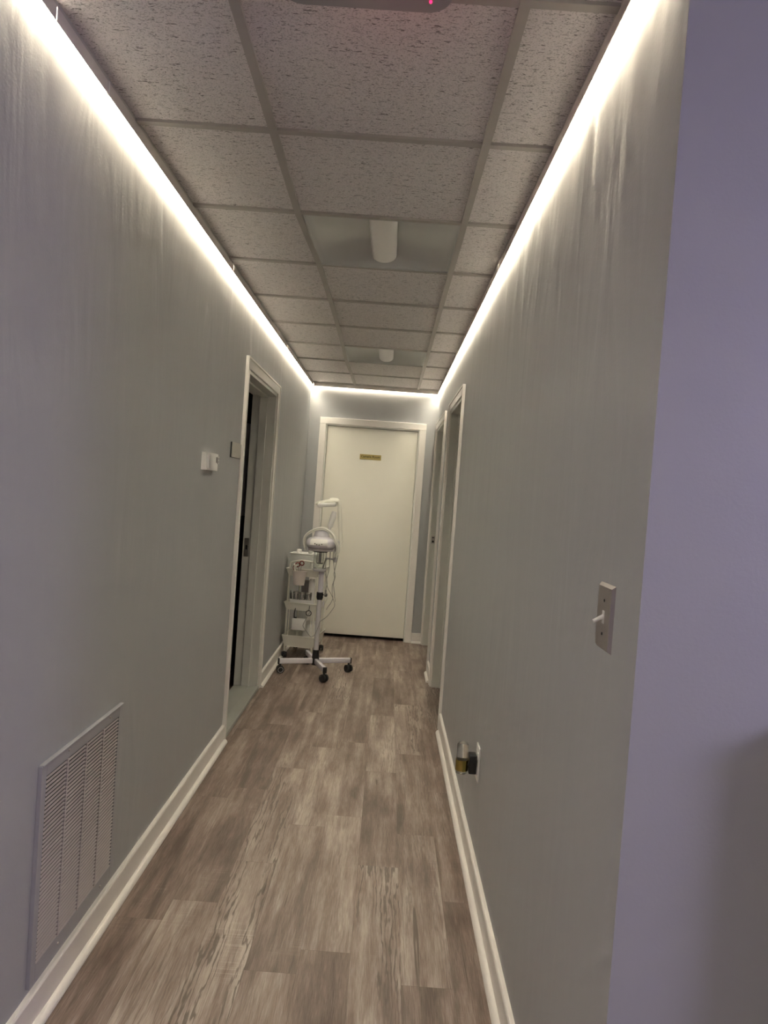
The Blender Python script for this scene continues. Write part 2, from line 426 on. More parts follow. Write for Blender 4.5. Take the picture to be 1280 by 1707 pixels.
# corridor field with two holes for the light fixtures
fix = [(ROWY[8], ROWY[9]), (ROWY[12], ROWY[13])]
def slab(y0, y1, x0, x1): box(b, x0, y0, H+.009, x1, y1, H+.03)
slab(YC, YE+.1, XL, -.405-.0); slab(YC, YE+.1, XB2, XR)
cur = YC
for f0, f1 in fix: slab(cur, f0, -.405, XB2); cur = f1
slab(cur, YE+.1, -.405, XB2)
ceil = struct('ceiling', b, TILE)
b = BM(); tw = .012; th = .0105
for y in ROWY:
    x1 = XR if y > YC else XF
    box(b, XL, y-tw, H+.001, x1, y+tw, H+th)
seq = [YB] + [y for y in ROWY if y >= 1.4] + [YE]
for y0, y1 in zip(seq, seq[1:]):
    a0, a1 = xbar(y0), xbar(y1)
    for z in (H, ):
        v = [b.verts.new(p) for p in ((a0-tw, y0, z), (a0+tw, y0, z), (a1+tw, y1, z), (a1-tw, y1, z), (a0-tw, y0, z+th), (a0+tw, y0, z+th), (a1+tw, y1, z+th), (a1-tw, y1, z+th))]
        for q in ((0, 1, 2, 3), (7, 6, 5, 4), (0, 4, 5, 1), (1, 5, 6, 2), (2, 6, 7, 3), (3, 7, 4, 0)): b.faces.new([v[i] for i in q])
box(b, XB2-tw, YB, H, XB2+tw, YE, H+th)
for k in range(1, 4):
    if XB2+.61*k < XF: box(b, XB2+.61*k-tw, YB, H, XB2+.61*k+tw, YC, H+th)
# wall angles
box(b, XL, YB, H-.001, XL+.022, YE, H+th); box(b, XR-.022, YC, H-.001, XR, YE, H+th); box(b, XL, YE-.022, H-.001, XR, YE, H+th)
g = obj('ceiling_grid', b, GRID, ceil)

# baseboards with quarter round
def base(name, segs):
    b = BM(); b2 = BM()
    for (p, q, nx, ny, e0, e1) in segs:      # p->q along the wall, n = room side normal
        d = Vector((q[0]-p[0], q[1]-p[1], 0)).normalized(); n = Vector((nx, ny, 0))
        P = Vector((p[0], p[1], 0)); Q = Vector((q[0], q[1], 0))
        def ext(bm, P, Q, prof):
            A = [bm.verts.new(P + n*a + Vector((0, 0, z))) for a, z in prof]; B = [bm.verts.new(Q + n*a + Vector((0, 0, z))) for a, z in prof]
            m = len(prof)
            for i in range(m): bm.faces.new((A[i], A[(i+1) % m], B[(i+1) % m], B[i]))
            bm.faces.new(A[::-1]); bm.faces.new(B)
        ext(b, P, Q, [(0, 0), (.016, 0), (.016, HB-.006), (.013, HB-.001), (.010, HB), (0, HB)])
        r = .019
        prof = [(.016, 0), (.016+r, 0)] + [(.016 + r*math.cos(a), r*math.sin(a)) for a in [k*PI/2/6 for k in range(1, 6)]] + [(.016, r)]
        ext(b2, P+d*e0, Q-d*e1, prof)
    o = struct(name, b, TRIM); q = obj('quarter_round', b2, TRIM, o, True); return o
base('baseboard_left', [((XL, YB), (XL, 3.957), 1, 0, 0, -.012), ((XL, 5.108), (XL, YE), 1, 0, -.012, 0)])
base('baseboard_right', [((XR, YC), (XR, 4.466), -1, 0, 0, .07), ((XR, 5.524), (XR, 5.885), -1, 0, .04, .02)])
base('baseboard_back', [((XL+.016, YE), (EX0-.063, YE), 0, -1, 0, 0), ((EX1+.063, YE), (XR, YE), 0, -1, 0, 0)])
base('baseboard_front_right', [((XR, YC), (XF, YC), 0, -1, 0, 0)])

# ---------------------------------------------------------------- door frames
def casing(name, axis, face, n, u0, u1, zt, cw, wall_t, stop_side=True):
    """axis 'y': opening runs along y in a wall whose face is x=face, n = sign towards the corridor"""
    b = BM(); ct = .014
    def bx(bm, u_0, u_1, d0, d1, z0, z1, bev=0):
        if axis == 'y': box(bm, face+n*d0, u_0, z0, face+n*d1, u_1, z1, bev)
        else: box(bm, u_0, face+n*d0, z0, u_1, face+n*d1, z1, bev)
    for (a, c) in ((u0-cw, u0), (u1, u1+cw)): bx(b, a, c, 0, ct, 0, zt+cw, .002)
    bx(b, u0, u1, 0, ct, zt, zt+cw, .002)
    # raised outer bead
    for (a, c) in ((u0-cw, u0-cw+.012), (u1+cw-.012, u1+cw)): bx(b, a, c, ct-.002, ct+.005, 0, zt+cw, .002)
    bx(b, u0-cw+.012, u1+cw-.012, ct-.002, ct+.005, zt+cw-.012, zt+cw, .002)
    o = struct(name, b, TRIM)
    j = BM(); jt = .018
    bx(j, u0-.0, u0+jt, .002, -wall_t-.006, 0, zt); bx(j, u1-jt, u1, .002, -wall_t-.006, 0, zt); bx(j, u0+jt, u1-jt, .002, -wall_t-.006, zt-jt, zt)
    obj('jamb', j, JAMB, o)
    s = BM(); sd0, sd1 = -.055, -.108
    bx(s, u0+jt, u0+jt+.012, sd0, sd1, 0, zt-jt, .002); bx(s, u1-jt-.012, u1-jt, sd0, sd1, 0, zt-jt, .002); bx(s, u0+jt+.012, u1-jt-.012, sd0, sd1, zt-jt-.012, zt-jt, .002)
    obj('door_stop', s, JAMB, o)
    return o
tl = casing('trim_1', 'y', XL, 1, DL0, DL1, DLZ, .062, T)
# strike plate on the far jamb, its dark hole
mk('strike_plate', STEEL, tl, lambda b: box(b, XL-.118, DL1-.0205, .925, XL-.152, DL1-.018, 1.055, .002), False, 'steel strike plate')
bpy.data.objects['strike_plate'].name = 'strike_plate'
mk('strike_hole', BLACK, tl, lambda b: box(b, XL-.128, DL1-.0212, .975, XL-.142, DL1-.0204, 1.005), False)
mk('sill', SILL, tl, lambda b: (box(b, XL-T-.006, DL0, 0.001, XL+.012, DL1, .026, .003), box(b, XL-.055, DL0+.02, .026, XL-.108, DL1-.03, .029, .001)), False, 'grey painted sill')
t1 = casing('trim_2', 'y', XR, -1, DR[0][0], DR[0][1], DRZ, .058, T)
t2 = casing('trim_3', 'y', XR, -1, DR[1][0], DR[1][1], DRZ, .058, T)
mk('strike_plate', STEEL, t2, lambda b: (box(b, XR+.014, DR[1][1]-.0205, .985, XR+.046, DR[1][1]-.018, 1.055, .002)), False, 'steel strike plate')
mk('strike_hole', BLACK, t2, lambda b: (box(b, XR+.020, DR[1][1]-.0215, .995, XR+.040, DR[1][1]-.0203, 1.012), box(b, XR+.020, DR[1][1]-.0215, 1.036, XR+.040, DR[1][1]-.0203, 1.044)), False)
# end door
b = BM(); cw = .062
for (a, c) in ((EX0-cw, EX0), (EX1, EX1+cw)): box(b, a, YE-.016, 0, c, YE, EZ, .003)
box(b, EX0-cw, YE-.016, EZ, EX1+cw, YE, EZ+cw, .003)
te = struct('trim_4', b, TRIM)
b = BM()
box(b, EX0, YE-.004, 0, EX0+.012, YE+.14, EZ); box(b, EX1-.012, YE-.004, 0, EX1, YE+.14, EZ); box(b, EX0+.012, YE-.004, EZ-.012, EX1-.012, YE+.14, EZ)
obj('jamb', b, JAMB, te)
b = BM(); box(b, EX0+.014, YE+.022, .030, EX1-.014, YE+.062, EZ-.015, .002)
d1 = struct('door_1', b, DOORW)
def knob(b):
    x, z = EX0+.075, .975
    cyl(b, (x, YE+.022, z), (x, YE+.014, z), .030, .028, 24); cyl(b, (x, YE+.014, z), (x, YE-.012, z), .010)
    r = bmesh.ops.create_uvsphere(b, u_segments=20, v_segments=12, radius=.026)['verts']
    bmesh.ops.scale(b, vec=(1, .75, 1), verts=r); bmesh.ops.translate(b, vec=(x, YE-.024, z), verts=r)
mk('door_knob', STEEL, d1, knob, True, 'round steel knob')
# name plate
pl = thing('name_plate', (-.207, YE+.022, 1.770), 'small gold name plate reading Camelia Room on the white end door', 'sign')
mk('plate', GOLD, pl, lambda b: box(b, -.311, YE+.0165, 1.745, -.104, YE+.0215, 1.795, .0015), False)
cu = bpy.data.curves.new('lettering', 'FONT'); cu.body = 'Camelia Room'; cu.size = .031; cu.align_x = 'CENTER'; cu.align_y = 'CENTER'; cu.extrude = .0006; cu.offset = .0006
to = bpy.data.objects.new('lettering_curve', cu); C.objects.link(to)
dg = bpy.context.evaluated_depsgraph_get(); me = bpy.data.meshes.new_from_object(to.evaluated_get(dg))
bpy.data.objects.remove(to)
me.materials.clear(); me.materials.append(INK); me.name = 'lettering'
lt = bpy.data.objects.new('lettering', me); C.objects.link(lt); lt.parent = pl
lt.location = (0, YE+.0158-(YE+.022), .003); lt.rotation_euler = (PI/2, 0, 0); lt['label'] = 'dark olive lettering'

# ================================================================== LED STRIPS
def led(name, p0, p1, n, label, lm=None):
    """L-shaped rail under the ceiling: fascia towards the corridor, emitter behind it shining down on the wall"""
    r = thing(name, (0, 0, 0), label, 'light strip')
    r.location = ((p0[0]+p1[0])/2, (p0[1]+p1[1])/2, H)
    n = Vector((n[0], n[1], 0))
    P, Q = Vector((p0[0], p0[1], 0)), Vector((p1[0], p1[1], 0))
    def ext(b, a0, a1, z0, z1, s=0.0, e=1.0):
        A, B = P.lerp(Q, s), P.lerp(Q, e)
        lo = [A+n*a0, A+n*a1, B+n*a1, B+n*a0]
        v = [b.verts.new((c.x, c.y, z0)) for c in lo] + [b.verts.new((c.x, c.y, z1)) for c in lo]
        for q in ((0, 1, 2, 3), (7, 6, 5, 4), (0, 4, 5, 1), (1, 5, 6, 2), (2, 6, 7, 3), (3, 7, 4, 0)): b.faces.new([v[i] for i in q])
    L = (Q-P).length; k = max(1, round(L/1.9))
    b = BM()
    for i in range(k):
        s, e = i/k + (.0015/L if i else 0), (i+1)/k - .0015/L
        ext(b, .0215, .0235, H-.033, H-.002, s, e); ext(b, .002, .0215, H-.006, H-.002, s, e)
    obj('rail', b, ALU, r)
    for s_, e_ in ((0.0, .0015/L), (1-.0015/L, 1.0)):
        b = BM(); ext(b, .0015, .0240, H-.034, H-.0015, s_, e_); obj('end_cap', b, ALU, r)
    b = BM()
    m = max(1, round(L/.6))
    def wedge(s, e):        # lens of the strip, facing down
        A, B = P.lerp(Q, s), P.lerp(Q, e)
        prof = [(.0030, H-.0065), (.0100, H-.0065), (.0100, H-.0235), (.0030, H-.0235)]
        a = [b.verts.new((A.x+n.x*u, A.y+n.y*u, z)) for u, z in prof]; c = [b.verts.new((B.x+n.x*u, B.y+n.y*u, z)) for u, z in prof]
        for k in range(4): b.faces.new((a[k], a[(k+1) % 4], c[(k+1) % 4], c[k]))
        b.faces.new(a[::-1]); b.faces.new(c)
    for i in range(m): wedge(i/m, (i+1)/m-.0006)
    obj('diffuser', b, lm or LEDM, r, label='glowing warm white diffuser')
    return r
led('light_strip', (XL, YB+.2), (XL, YE-.001), (1, 0), 'warm white LED light strip along the top of the left wall')
led('light_strip', (XR, YC+.004), (XR, YE-.001), (-1, 0), 'warm white LED light strip along the top of the right wall')
led('light_strip', (XL+.026, YE), (XR-.026, YE), (0, -1), 'warm white LED light strip above the end door', LEDM2)
# small clip on the left rail
cl = obj('rail_clip', (lambda b: (box(b, XL+.020, 1.905, H-.036, XL+.026, 1.915, H-.001, .0008), b)[1])(BM()), WHITEP, [o for o in C.objects if o.name.startswith('light_strip')][0])

# ================================================================== CEILING FIXTURES
def troffer(y0, y1, label):
    xa, xb = (xbar(y0)+xbar(y1))/2+.012, XB2-.012
    y0 += .012; y1 -= .012
    xc = -.099; zi = H+.004; dp = .052
    r = thing('ceiling_light', (xc, (y0+y1)/2, H), label, 'ceiling light', 'unlit square ceiling light fixtures')
    b = BM()
    N = 10
    def side(xe, xi):
        prev = None
        for i in range(N+1):
            t = i/N; x = xe + (xi-xe)*t; z = zi + dp*math.sin(t*PI/2)**.9
            ins = .075*math.sin(t*PI/2)**.9
            cur = (b.verts.new((x, y0+ins, z)), b.verts.new((x, y1-ins, z)))
            base_ = (b.verts.new((x, y0, zi)), b.verts.new((x, y1, zi)))
            if prev:
                b.faces.new((prev[0][0], cur[0], cur[1], prev[0][1]))
                b.faces.new((prev[1][0], base_[0], cur[0], prev[0][0])); b.faces.new((prev[0][1], cur[1], base_[1], prev[1][1]))
            prev = (cur, base_)
    side(xa, xc); side(xb, xc)
    obj('reflector', b, REFL, r, True)
    b = BM()
    for q in ((xa-.004, y0-.004, xb+.004, y0+.003), (xa-.004, y1-.003, xb+.004, y1+.004), (xa-.004, y0, xa+.003, y1), (xb-.003, y0, xb+.004, y1)):
        box(b, q[0], q[1], H+.001, q[2], q[3], H+.008)
    obj('frame', b, REFL, r)
    b = BM()    # half-round diffuser with a rounded far end
    R = .056; zc = H+.040; rings = []
    prof = [(y0+.012, 1.0)] + [(y1-.085+.0, 1.0)] + [(y1-.085+.055*math.sin(a), math.cos(a)) for a in [k*PI/2/6 for k in range(1, 6)]] + [(y1-.0295, .02)]
    for (y, s) in prof:
        rings.append([b.verts.new((xc + R*(.45+.55*s)*math.cos(PI+PI*k/14)*(s if s < .3 else 1), y, zc + .62*R*s*math.sin(PI+PI*k/14))) for k in range(15)])
    for A, B in zip(rings, rings[1:]):
        for k in range(14): b.faces.new((A[k], A[k+1], B[k+1], B[k]))
    b.faces.new(rings[0])
    obj('diffuser', b, WHITEP, r, True, 'unlit white diffuser')
    b = BM(); box(b, xa-.004, y0-.004, H+.062, xb+.004, y1+.004, H+.075)
    for q in ((xa-.006, y0-.006, xb+.006, y0-.003), (xa-.006, y1+.003, xb+.006, y1+.006), (xa-.006, y0, xa-.003, y1), (xb+.003, y0, xb+.006, y1)): box(b, q[0], q[1], H+.006, q[2], q[3], H+.075)
    obj('housing', b, REFL, r)
troffer(fix[0][0], fix[0][1], 'unlit white square ceiling light with curved reflector, nearer the camera')
troffer(fix[1][0], fix[1][1], 'unlit white square ceiling light near the end door, smaller in view')

em = thing('emergency_light', (-.12, 1.33, H), 'grey ceiling-mounted emergency fixture with red indicator at the top edge', 'emergency light')
def emb(b):
    vs = box(b, -.29, 1.15, H-.045, .055, 1.495, H-.0005)
    es = [e for e in b.edges if abs(e.verts[0].co.z-e.verts[1].co.z) > .03]
    bmesh.ops.bevel(b, geom=es, offset=.05, segments=8, affect='EDGES', profile=.5)
    es = [e for e in b.edges if e.verts[0].co.z < H-.04 and e.verts[1].co.z < H-.04]
    bmesh.ops.bevel(b, geom=es, offset=.006, segments=2, affect='EDGES', profile=.5)
mk('housing', simple('grey_fixture_plastic', (0.33, 0.34, 0.34), 0.4, 0, 0.03), em, emb, True)
mk('indicator', REDLED, em, lambda b: cyl(b, (.012, 1.455, H-.048), (.012, 1.455, H-.040), .0028, n=12), True, 'glowing red indicator')
pl_ = bpy.data.lights.new('red_glow', 'POINT'); pl_.color = (1.0, .03, .16); pl_.energy = RED_POWER; pl_.shadow_soft_size = .01
po = bpy.data.objects.new('red_glow', pl_); C.objects.link(po); po.parent = em; po.location = (-.04+.12, 1.530-1.33, -.20)

# ================================================================== WALL FITTINGS
# return-air grille
vg = thing('vent_grille', (XL, 2.07, .40), 'large return-air vent grille with fine louvers low on the left wall', 'vent')
Y0, Y1, Z0, Z1 = 1.797, 2.352, .118, .688
yi0, yi1, zi0, zi1 = 1.832, 2.330, .158, .650
def vframe(b):
    t = .006
    box(b, XL, Y0, Z0, XL+t, yi0, Z1, .001); box(b, XL, yi1, Z0, XL+t, Y1, Z1, .001)
    box(b, XL, yi0, Z0, XL+t, yi1, zi0, .001); box(b, XL, yi0, zi1, XL+t, yi1, Z1, .001)
    box(b, XL, Y0, Z1-.004, XL+.013, Y1, Z1+.002, .0015); box(b, XL, Y0-.002, Z0, XL+.011, Y0+.003, Z1, .001)
mk('frame', VENTF, vg, vframe, False)
def louv(b):
    n = 44; p = (zi1-zi0)/n
    for i in range(n):
        z = zi0 + p*(i+.5)
        v = [b.verts.new(q) for q in ((XL+.0075, yi0, z-p*.17), (XL+.0075, yi1, z-p*.17), (XL+.0015, yi1, z-p*.03), (XL+.0015, yi0, z-p*.03),
                                      (XL+.0070, yi0, z-p*.24), (XL+.0070, yi1, z-p*.24), (XL+.0010, yi1, z-p*.10), (XL+.0010, yi0, z-p*.10))]
        for q in ((0, 1, 2, 3), (7, 6, 5, 4), (0, 4, 5, 1), (1, 5, 6, 2), (2, 6, 7, 3), (3, 7, 4, 0)): b.faces.new([v[k] for k in q])
mk('louvers', LOUV, vg, louv, False, 'off-white louvers')
for k in (1, 2, 3): mk('louver_rib', LOUV, vg, lambda b: box(b, XL+.002, yi0+(yi1-yi0)*k/4-.004, zi0, XL+.0072, yi0+(yi1-yi0)*k/4+.004, zi1), False)
mk('backing', BLACK, vg, lambda b: box(b, XL+.0001, yi0, zi0, XL+.0004, yi1, zi1), False)
for (y, z) in ((1.96, .672), (2.25, .672), (1.96, .135), (2.25, .135)):
    mk('screw', STEEL, vg, lambda b: cyl(b, (XL+.006, y, z), (XL+.0085, y, z), .0042, .003, 12), True)
# thermostat
th_ = thing('thermostat', (XL, 3.27, 1.517), 'small white thermostat with a curved front on the left wall', 'thermostat')
def thb(b):
    prof = []
    y0, y1 = 3.165, 3.375; N = 10
    pts = [(XL, y0), (XL+.022, y0)] + [(XL+.022+.010*math.sin(PI*k/N), y0+(y1-y0)*k/N) for k in range(1, N)] + [(XL+.022, y1), (XL, y1)]
    A = [b.verts.new((x, y, 1.478)) for x, y in pts]; B = [b.verts.new((x, y, 1.555)) for x, y in pts]
    m = len(pts)
    for i in range(m): b.faces.new((A[i], A[(i+1) % m], B[(i+1) % m], B[i]))
    b.faces.new(A[::-1]); b.faces.new(B)
mk('body', WHITEP, th_, thb, True)
mk('display', GREYBOX, th_, lambda b: box(b, XL+.030, 3.300, 1.515, XL+.0325, 3.330, 1.540, .0005), False, 'dark grey display')
mk('button', WHITEP, th_, lambda b: [box(b, XL+.027, 3.345, z, XL+.0315, 3.357, z+.008, .001) for z in (1.510, 1.524, 1.538)], False)
mk('vent_slot', GREYP, th_, lambda b: [box(b, XL+.020, y, 1.486, XL+.0295, y+.003, 1.548) for y in (3.180, 3.190, 3.200)], False)
# room plaque beside the left doorway
pq = thing('wall_plaque', (XL, 3.84, 1.60), 'small square mirrored metal plaque on the left wall beside the doorway', 'sign')
mk('plate', STEEL, pq, lambda b: box(b, XL+.005, 3.722, 1.562, XL+.008, 3.945, 1.640, .001), False)
mk('backing', BLACK, pq, lambda b: box(b, XL, 3.716, 1.560, XL+.0048, 3.947, 1.6385), False)
# light switch
sw = thing('light_switch', (XR, 1.350, 1.232), 'steel toggle light switch plate on the right wall near the corner', 'light switch')
SWM = simple('satin_nickel', (0.46, 0.42, 0.40), 0.42, 0.75, 0.06, 8)
def swp(b):
    # domed plate: bevelled rectangle
    y0, y1, z0, z1 = 1.306, 1.396, 1.169, 1.293
    A = [(XR, y0, z0), (XR, y1, z0), (XR, y1, z1), (XR, y0, z1)]
    i = .006; B = [(XR-.006, y0+i, z0+i), (XR-.006, y1-i, z0+i), (XR-.006, y1-i, z1-i), (XR-.006, y0+i, z1-i)]
    a = [b.verts.new(p) for p in A]; c = [b.verts.new(p) for p in B]
    for k in range(4): b.faces.new((a[k], a[(k+1) % 4], c[(k+1) % 4], c[k]))
    b.faces.new(c); b.faces.new(a[::-1])
mk('plate', SWM, sw, swp, False)
mk('toggle', WHITEP, sw, lambda b: (box(b, XR-.0068, 1.344, 1.219, XR-.0055, 1.356, 1.243, .0004), cyl(b, (XR-.005, 1.350, 1.233), (XR-.024, 1.350, 1.222), .0042, .0036, 12)), True, 'white toggle')
for z in (1.262, 1.200): mk('screw', BLACK, sw, lambda b: cyl(b, (XR-.0055, 1.350, z), (XR-.0072, 1.350, z), .0028, n=10), True)
# outlet and plug-in night light
ol = thing('wall_outlet', (XR, 2.80, .42), 'white wall outlet plate low on the right wall behind the night light', 'outlet')
mk('plate', WHITEP, ol, lambda b: box(b, XR-.006, 2.755, .352, XR, 2.835, .484, .0025), True)
for z in (.388, .446): mk('socket', WHITEP, ol, lambda b: box(b, XR-.008, 2.778, z-.014, XR-.005, 2.812, z+.014, .003), True)
nl = thing('night_light', (.356, 2.80, .37), 'plug-in night light with crystal shade and brass band on the right wall outlet', 'night light')
nx, ny = .3555, 2.800
mk('plug', BLACK, nl, lambda b: (box(b, XR-.038, ny-.026, .376, XR-.0085, ny+.026, .448, .004), cyl(b, (XR-.036, ny, .405), (nx+.018, ny, .405), .012)), True, 'black plug box')
mk('band', BRASS, nl, lambda b: lathe(b, nx, ny, [(.0225, .383), (.0245, .383), (.0245, .425), (.0225, .425), (.0225, .383)], 36), True, 'brass band')
mk('shade', CRYST, nl, lambda b: lathe(b, nx, ny, [(0, .400), (.0222, .400), (.0226, .43), (.0226, .482), (.018, .489), (0, .491)], 36), True, 'bubbled crystal shade')
mk('base_lens', CRYST, nl, lambda b: lathe(b, nx, ny, [(0, .366), (.012, .366), (.021, .372), (.0222, .384), (.0222, .3995), (0, .3995)], 36), True, 'clear crystal base')

# ================================================================== FACIAL STEAMER
SX, SY = -.482, 5.63
st = thing('facial_steamer', (SX, SY, 0), 'white and lilac facial steamer on a wheeled cross base in front of the end door', 'facial steamer')
ang = math.atan2(.065, .285) + .12
arms = [ang, ang+PI/2, ang+PI, ang+3*PI/2]
for i, a in enumerate(arms):
    L = .285 if i != 3 else .290
    dx, dy = math.cos(a), math.sin(a)
    mk('base_arm', LILAC, st, lambda b: obox(b, (SX+dx*(L+.02)/2, SY+dy*(L+.02)/2), (dx, dy), None, (L-.02)/2, .014, .074, .114, .006), True)
    mk('end_cap', BLACK, st, lambda b: obox(b, (SX+dx*(L+.003), SY+dy*(L+.003)), (dx, dy), None, .005, .0145, .070, .115, .002), True)
    ca = BM(); px, py = SX+dx*(L-.012), SY+dy*(L-.012)
    cyl(ca, (px, py, .074), (px, py, .052), .008)
    box(ca, px-.010, py-.016, .034, px+.010, py+.016, .058, .006)
    c = obj('caster', ca, BLACK, st, True, 'black swivel caster')
    wa = a+.35+i*.6
    wx, wy = math.cos(wa), math.sin(wa)
    for s in (-1, 1):
        mk('wheel', RUBBER, c, lambda b: (cyl(b, (px+wx*s*.006, py+wy*s*.006, .0305), (px+wx*s*.0235, py+wy*s*.0235, .0305), .030, .028, 28)), True)
    mk('hubcap', GREYP, c, lambda b: torus(b, (px+wx*.024, py+wy*.024, .0305), .019, .0015, (wx, wy, 0), 24, 6), True)
mk('hub', BLACK, st, lambda b: (lathe(b, SX, SY, [(0, .062), (.027, .062), (.029, .075), (.029, .115), (.025, .150), (.023, .180), (0, .180)], 28)), True)
mk('lower_pole', GREYP, st, lambda b: cyl(b, (SX, SY, .178), (SX, SY, .580), .0185, n=28), True)
mk('collar', BLACK, st, lambda b: (lathe(b, SX, SY, [(0, .572), (.021, .572), (.0255, .590), (.0255, .630), (0, .630)], 28), cyl(b, (SX+.02, SY-.004, .612), (SX+.040, SY-.008, .612), .006)), True)
mk('height_knob', BLACK, st, lambda b: [cyl(b, (SX+.036, SY-.008, .612), (SX+.056, SY-.012, .612), .0125, .0125, 8), cyl(b, (SX+.044, SY-.009, .598), (SX+.044, SY-.009, .626), .006)], True)
mk('upper_pole', LILAC, st, lambda b: cyl(b, (SX+.002, SY, .628), (SX+.002, SY, .812), .0205, n=28), True)
HX, HY = -.4975, 5.60
mk('jar_base', GREYP, st, lambda b: lathe(b, HX, HY, [(0, .796), (.045, .796), (.051, .803), (.052, .815), (.045, .818), (0, .818)], 32), True)
mk('water_jar', GLASS, st, lambda b: lathe(b, HX, HY, [(0, .819), (.047, .819), (.0505, .826), (.0505, .935), (.047, .952), (.044, .952), (.0475, .933), (.0475, .829), (.045, .823), (0, .823)], 36), True, 'clear glass water jar')
mk('heater', STEEL, st, lambda b: (cyl(b, (HX, HY, .950), (HX, HY, .865), .012), torus(b, (HX, HY, .858), .022, .004, (0, 0, 1)), cyl(b, (HX-.022, HY, .858), (HX-.022, HY, .950), .003), cyl(b, (HX+.024, HY, .858), (HX+.024, HY, .950), .003)), True)
mk('jar_collar', BLACK, st, lambda b: lathe(b, HX, HY, [(.040, .944), (.055, .944), (.060, .958), (.040, .962)], 32), True)
def grille(b):
    for k in range(48):
        a = 2*PI*k/48; r = .099
        box(b, HX+r*math.cos(a)-.0010, HY+r*math.sin(a)*1.05-.0010, .957, HX+r*math.cos(a)+.0010, HY+r*math.sin(a)*1.05+.0010, .974)
head = mk('head', LILAC, st, lambda b: lathe(b, HX, HY, [(0, .960), (.085, .960), (.089, .975), (.103, .982), (.112, .998), (.1155, 1.014), (.112, 1.032), (.098, 1.048), (.075, 1.058), (.060, 1.064), (.055, 1.085), (.050, 1.104), (.040, 1.112), (0, 1.114)], 48, 1, 1.1), True)
mk('vent_ring', GREYBOX, head, lambda b: lathe(b, HX, HY, [(.088, .956), (.097, .956), (.097, .975), (.088, .975), (.088, .956)], 48, 1, 1.1), True, 'dark slotted vent ring')
mk('vent_fins', LILAC, head, grille, False)
# control panel patch following the front of the head, four dark buttons
def panel(b):
    N = 12; rows = []
    prof = [(.1168, 1.002), (.1172, 1.014), (.1138, 1.0335), (.1000, 1.050)]
    for i in range(N+1):
        a = -PI/2 - .08 + (i/N-.5)*1.25
        rows.append([b.verts.new((HX+(r+.0004)*math.cos(a), HY+(r+.0004)*1.1*math.sin(a), z)) for r, z in prof])
    for A, B in zip(rows, rows[1:]):
        for k in range(len(prof)-1): b.faces.new((A[k], A[k+1], B[k+1], B[k]))
mk('control_panel', WHITEP, head, panel, True)
for k, (dx, z) in enumerate(((-.036, 1.0155), (-.021, 1.0085), (-.002, 1.007), (.017, 1.013))):
    a = math.asin(dx/.118) ; 
    mk('button', BLACK, head, lambda b: cyl(b, (HX+dx, HY-math.sqrt(max(0, .1150**2-dx*dx))*1.1, z), (HX+dx, HY-math.sqrt(max(0, .1185**2-dx*dx))*1.1, z), .0042, n=12), True, 'black button')
# nozzle
NB = Vector((-.448, 5.640, 1.100)); NT = Vector((-.414, 5.640, 1.262))
mk('nozzle', WHITEP, st, lambda b: (cyl(b, NB, NB.lerp(NT, .28), .011, .012), cyl(b, NB.lerp(NT, .26), NB.lerp(NT, .34), .022, .021, 24), cyl(b, NB.lerp(NT, .34), NB.lerp(NT, .80), .020, .024, 24), cyl(b, NB.lerp(NT, .80), NT, .024, .017, 24)), True)
# lamp arm and hooded lamp head
mk('lamp_arm', CREAM, st, lambda b: tube(b, [(-.352, 5.67, .985), (-.355, 5.67, 1.05), (-.366, 5.67, 1.16), (-.377, 5.67, 1.27), (-.383, 5.67, 1.318), (-.397, 5.66, 1.347), (-.43, 5.655, 1.352), (-.455, 5.65, 1.346)], .0165, 12), True)
def hood(b):
    box(b, -.548, 5.585, 1.302, -.405, 5.690, 1.334, .012, Matrix.Rotation(math.radians(-7), 3, 'Y'), (-.41, 5.63, 1.32))
lh = mk('lamp_head', WHITEP, st, hood, True)
mk('lamp_cloth', CLOTH, st, lambda b: tube(b, [(-.552, 5.63, 1.316), (-.53, 5.61, 1.326), (-.50, 5.64, 1.330), (-.465, 5.62, 1.340), (-.43, 5.64, 1.346), (-.395, 5.65, 1.346)], .0125, 10, flat=1.3), True, 'cream wrapped sleeve')
mk('mount_plate', GREYP, st, lambda b: (box(b, -.397, 5.66, .865, -.372, 5.675, 1.01, .003), cyl(b, (-.450, 5.655, .893), (-.385, 5.665, .888), .0065), cyl(b, (-.425, 5.655, .872), (-.425, 5.655, .985), .004), box(b, -.395, 5.655, .99, -.345, 5.68, 1.035, .004)), True)
mk('pole_bracket', STEEL, st, lambda b: cyl(b, (-.482, 5.65, .80), (-.450, 5.655, .893), .006), True)
# bundle of hose and cord draped over the head
def drape(b):
    rr = random.Random(5)
    for k in range(11):
        g = rr.uniform(-.008, .012); y = HY - .075 + k*.014; e = rr.uniform(-.02, .02); r = rr.choice((.0032, .0042, .0054))
        up = rr.uniform(-.006, .010)
        end = [(HX+.122+g+rr.uniform(0, .016), y, .985+e), (HX+.116+rr.uniform(-.012, .024), y+.01, .930+e*1.4)]
        left = [(HX-.130-g*.5, y, 1.036+e*.3)] if k % 4 else [(HX-.118, y-.004, .965+e), (HX-.128, y, 1.018)]
        tube(b, left + [(HX-.122-g*.5, y, 1.056), (HX-.096-g*.5, y+.004, 1.082+up), (HX-.050, y, 1.112+up),
                 (HX, y+.004, 1.124+up), (HX+.050, y, 1.112+up), (HX+.086+g*.5, y, 1.085+up*.5), (HX+.112+g, y, 1.038)] + end, r, 7, sub=5)
hose = tag(mk('cable_bundle', CORDW, None, drape, True), 'bundle of white cable and tubing draped over the head of the facial steamer', 'cable')
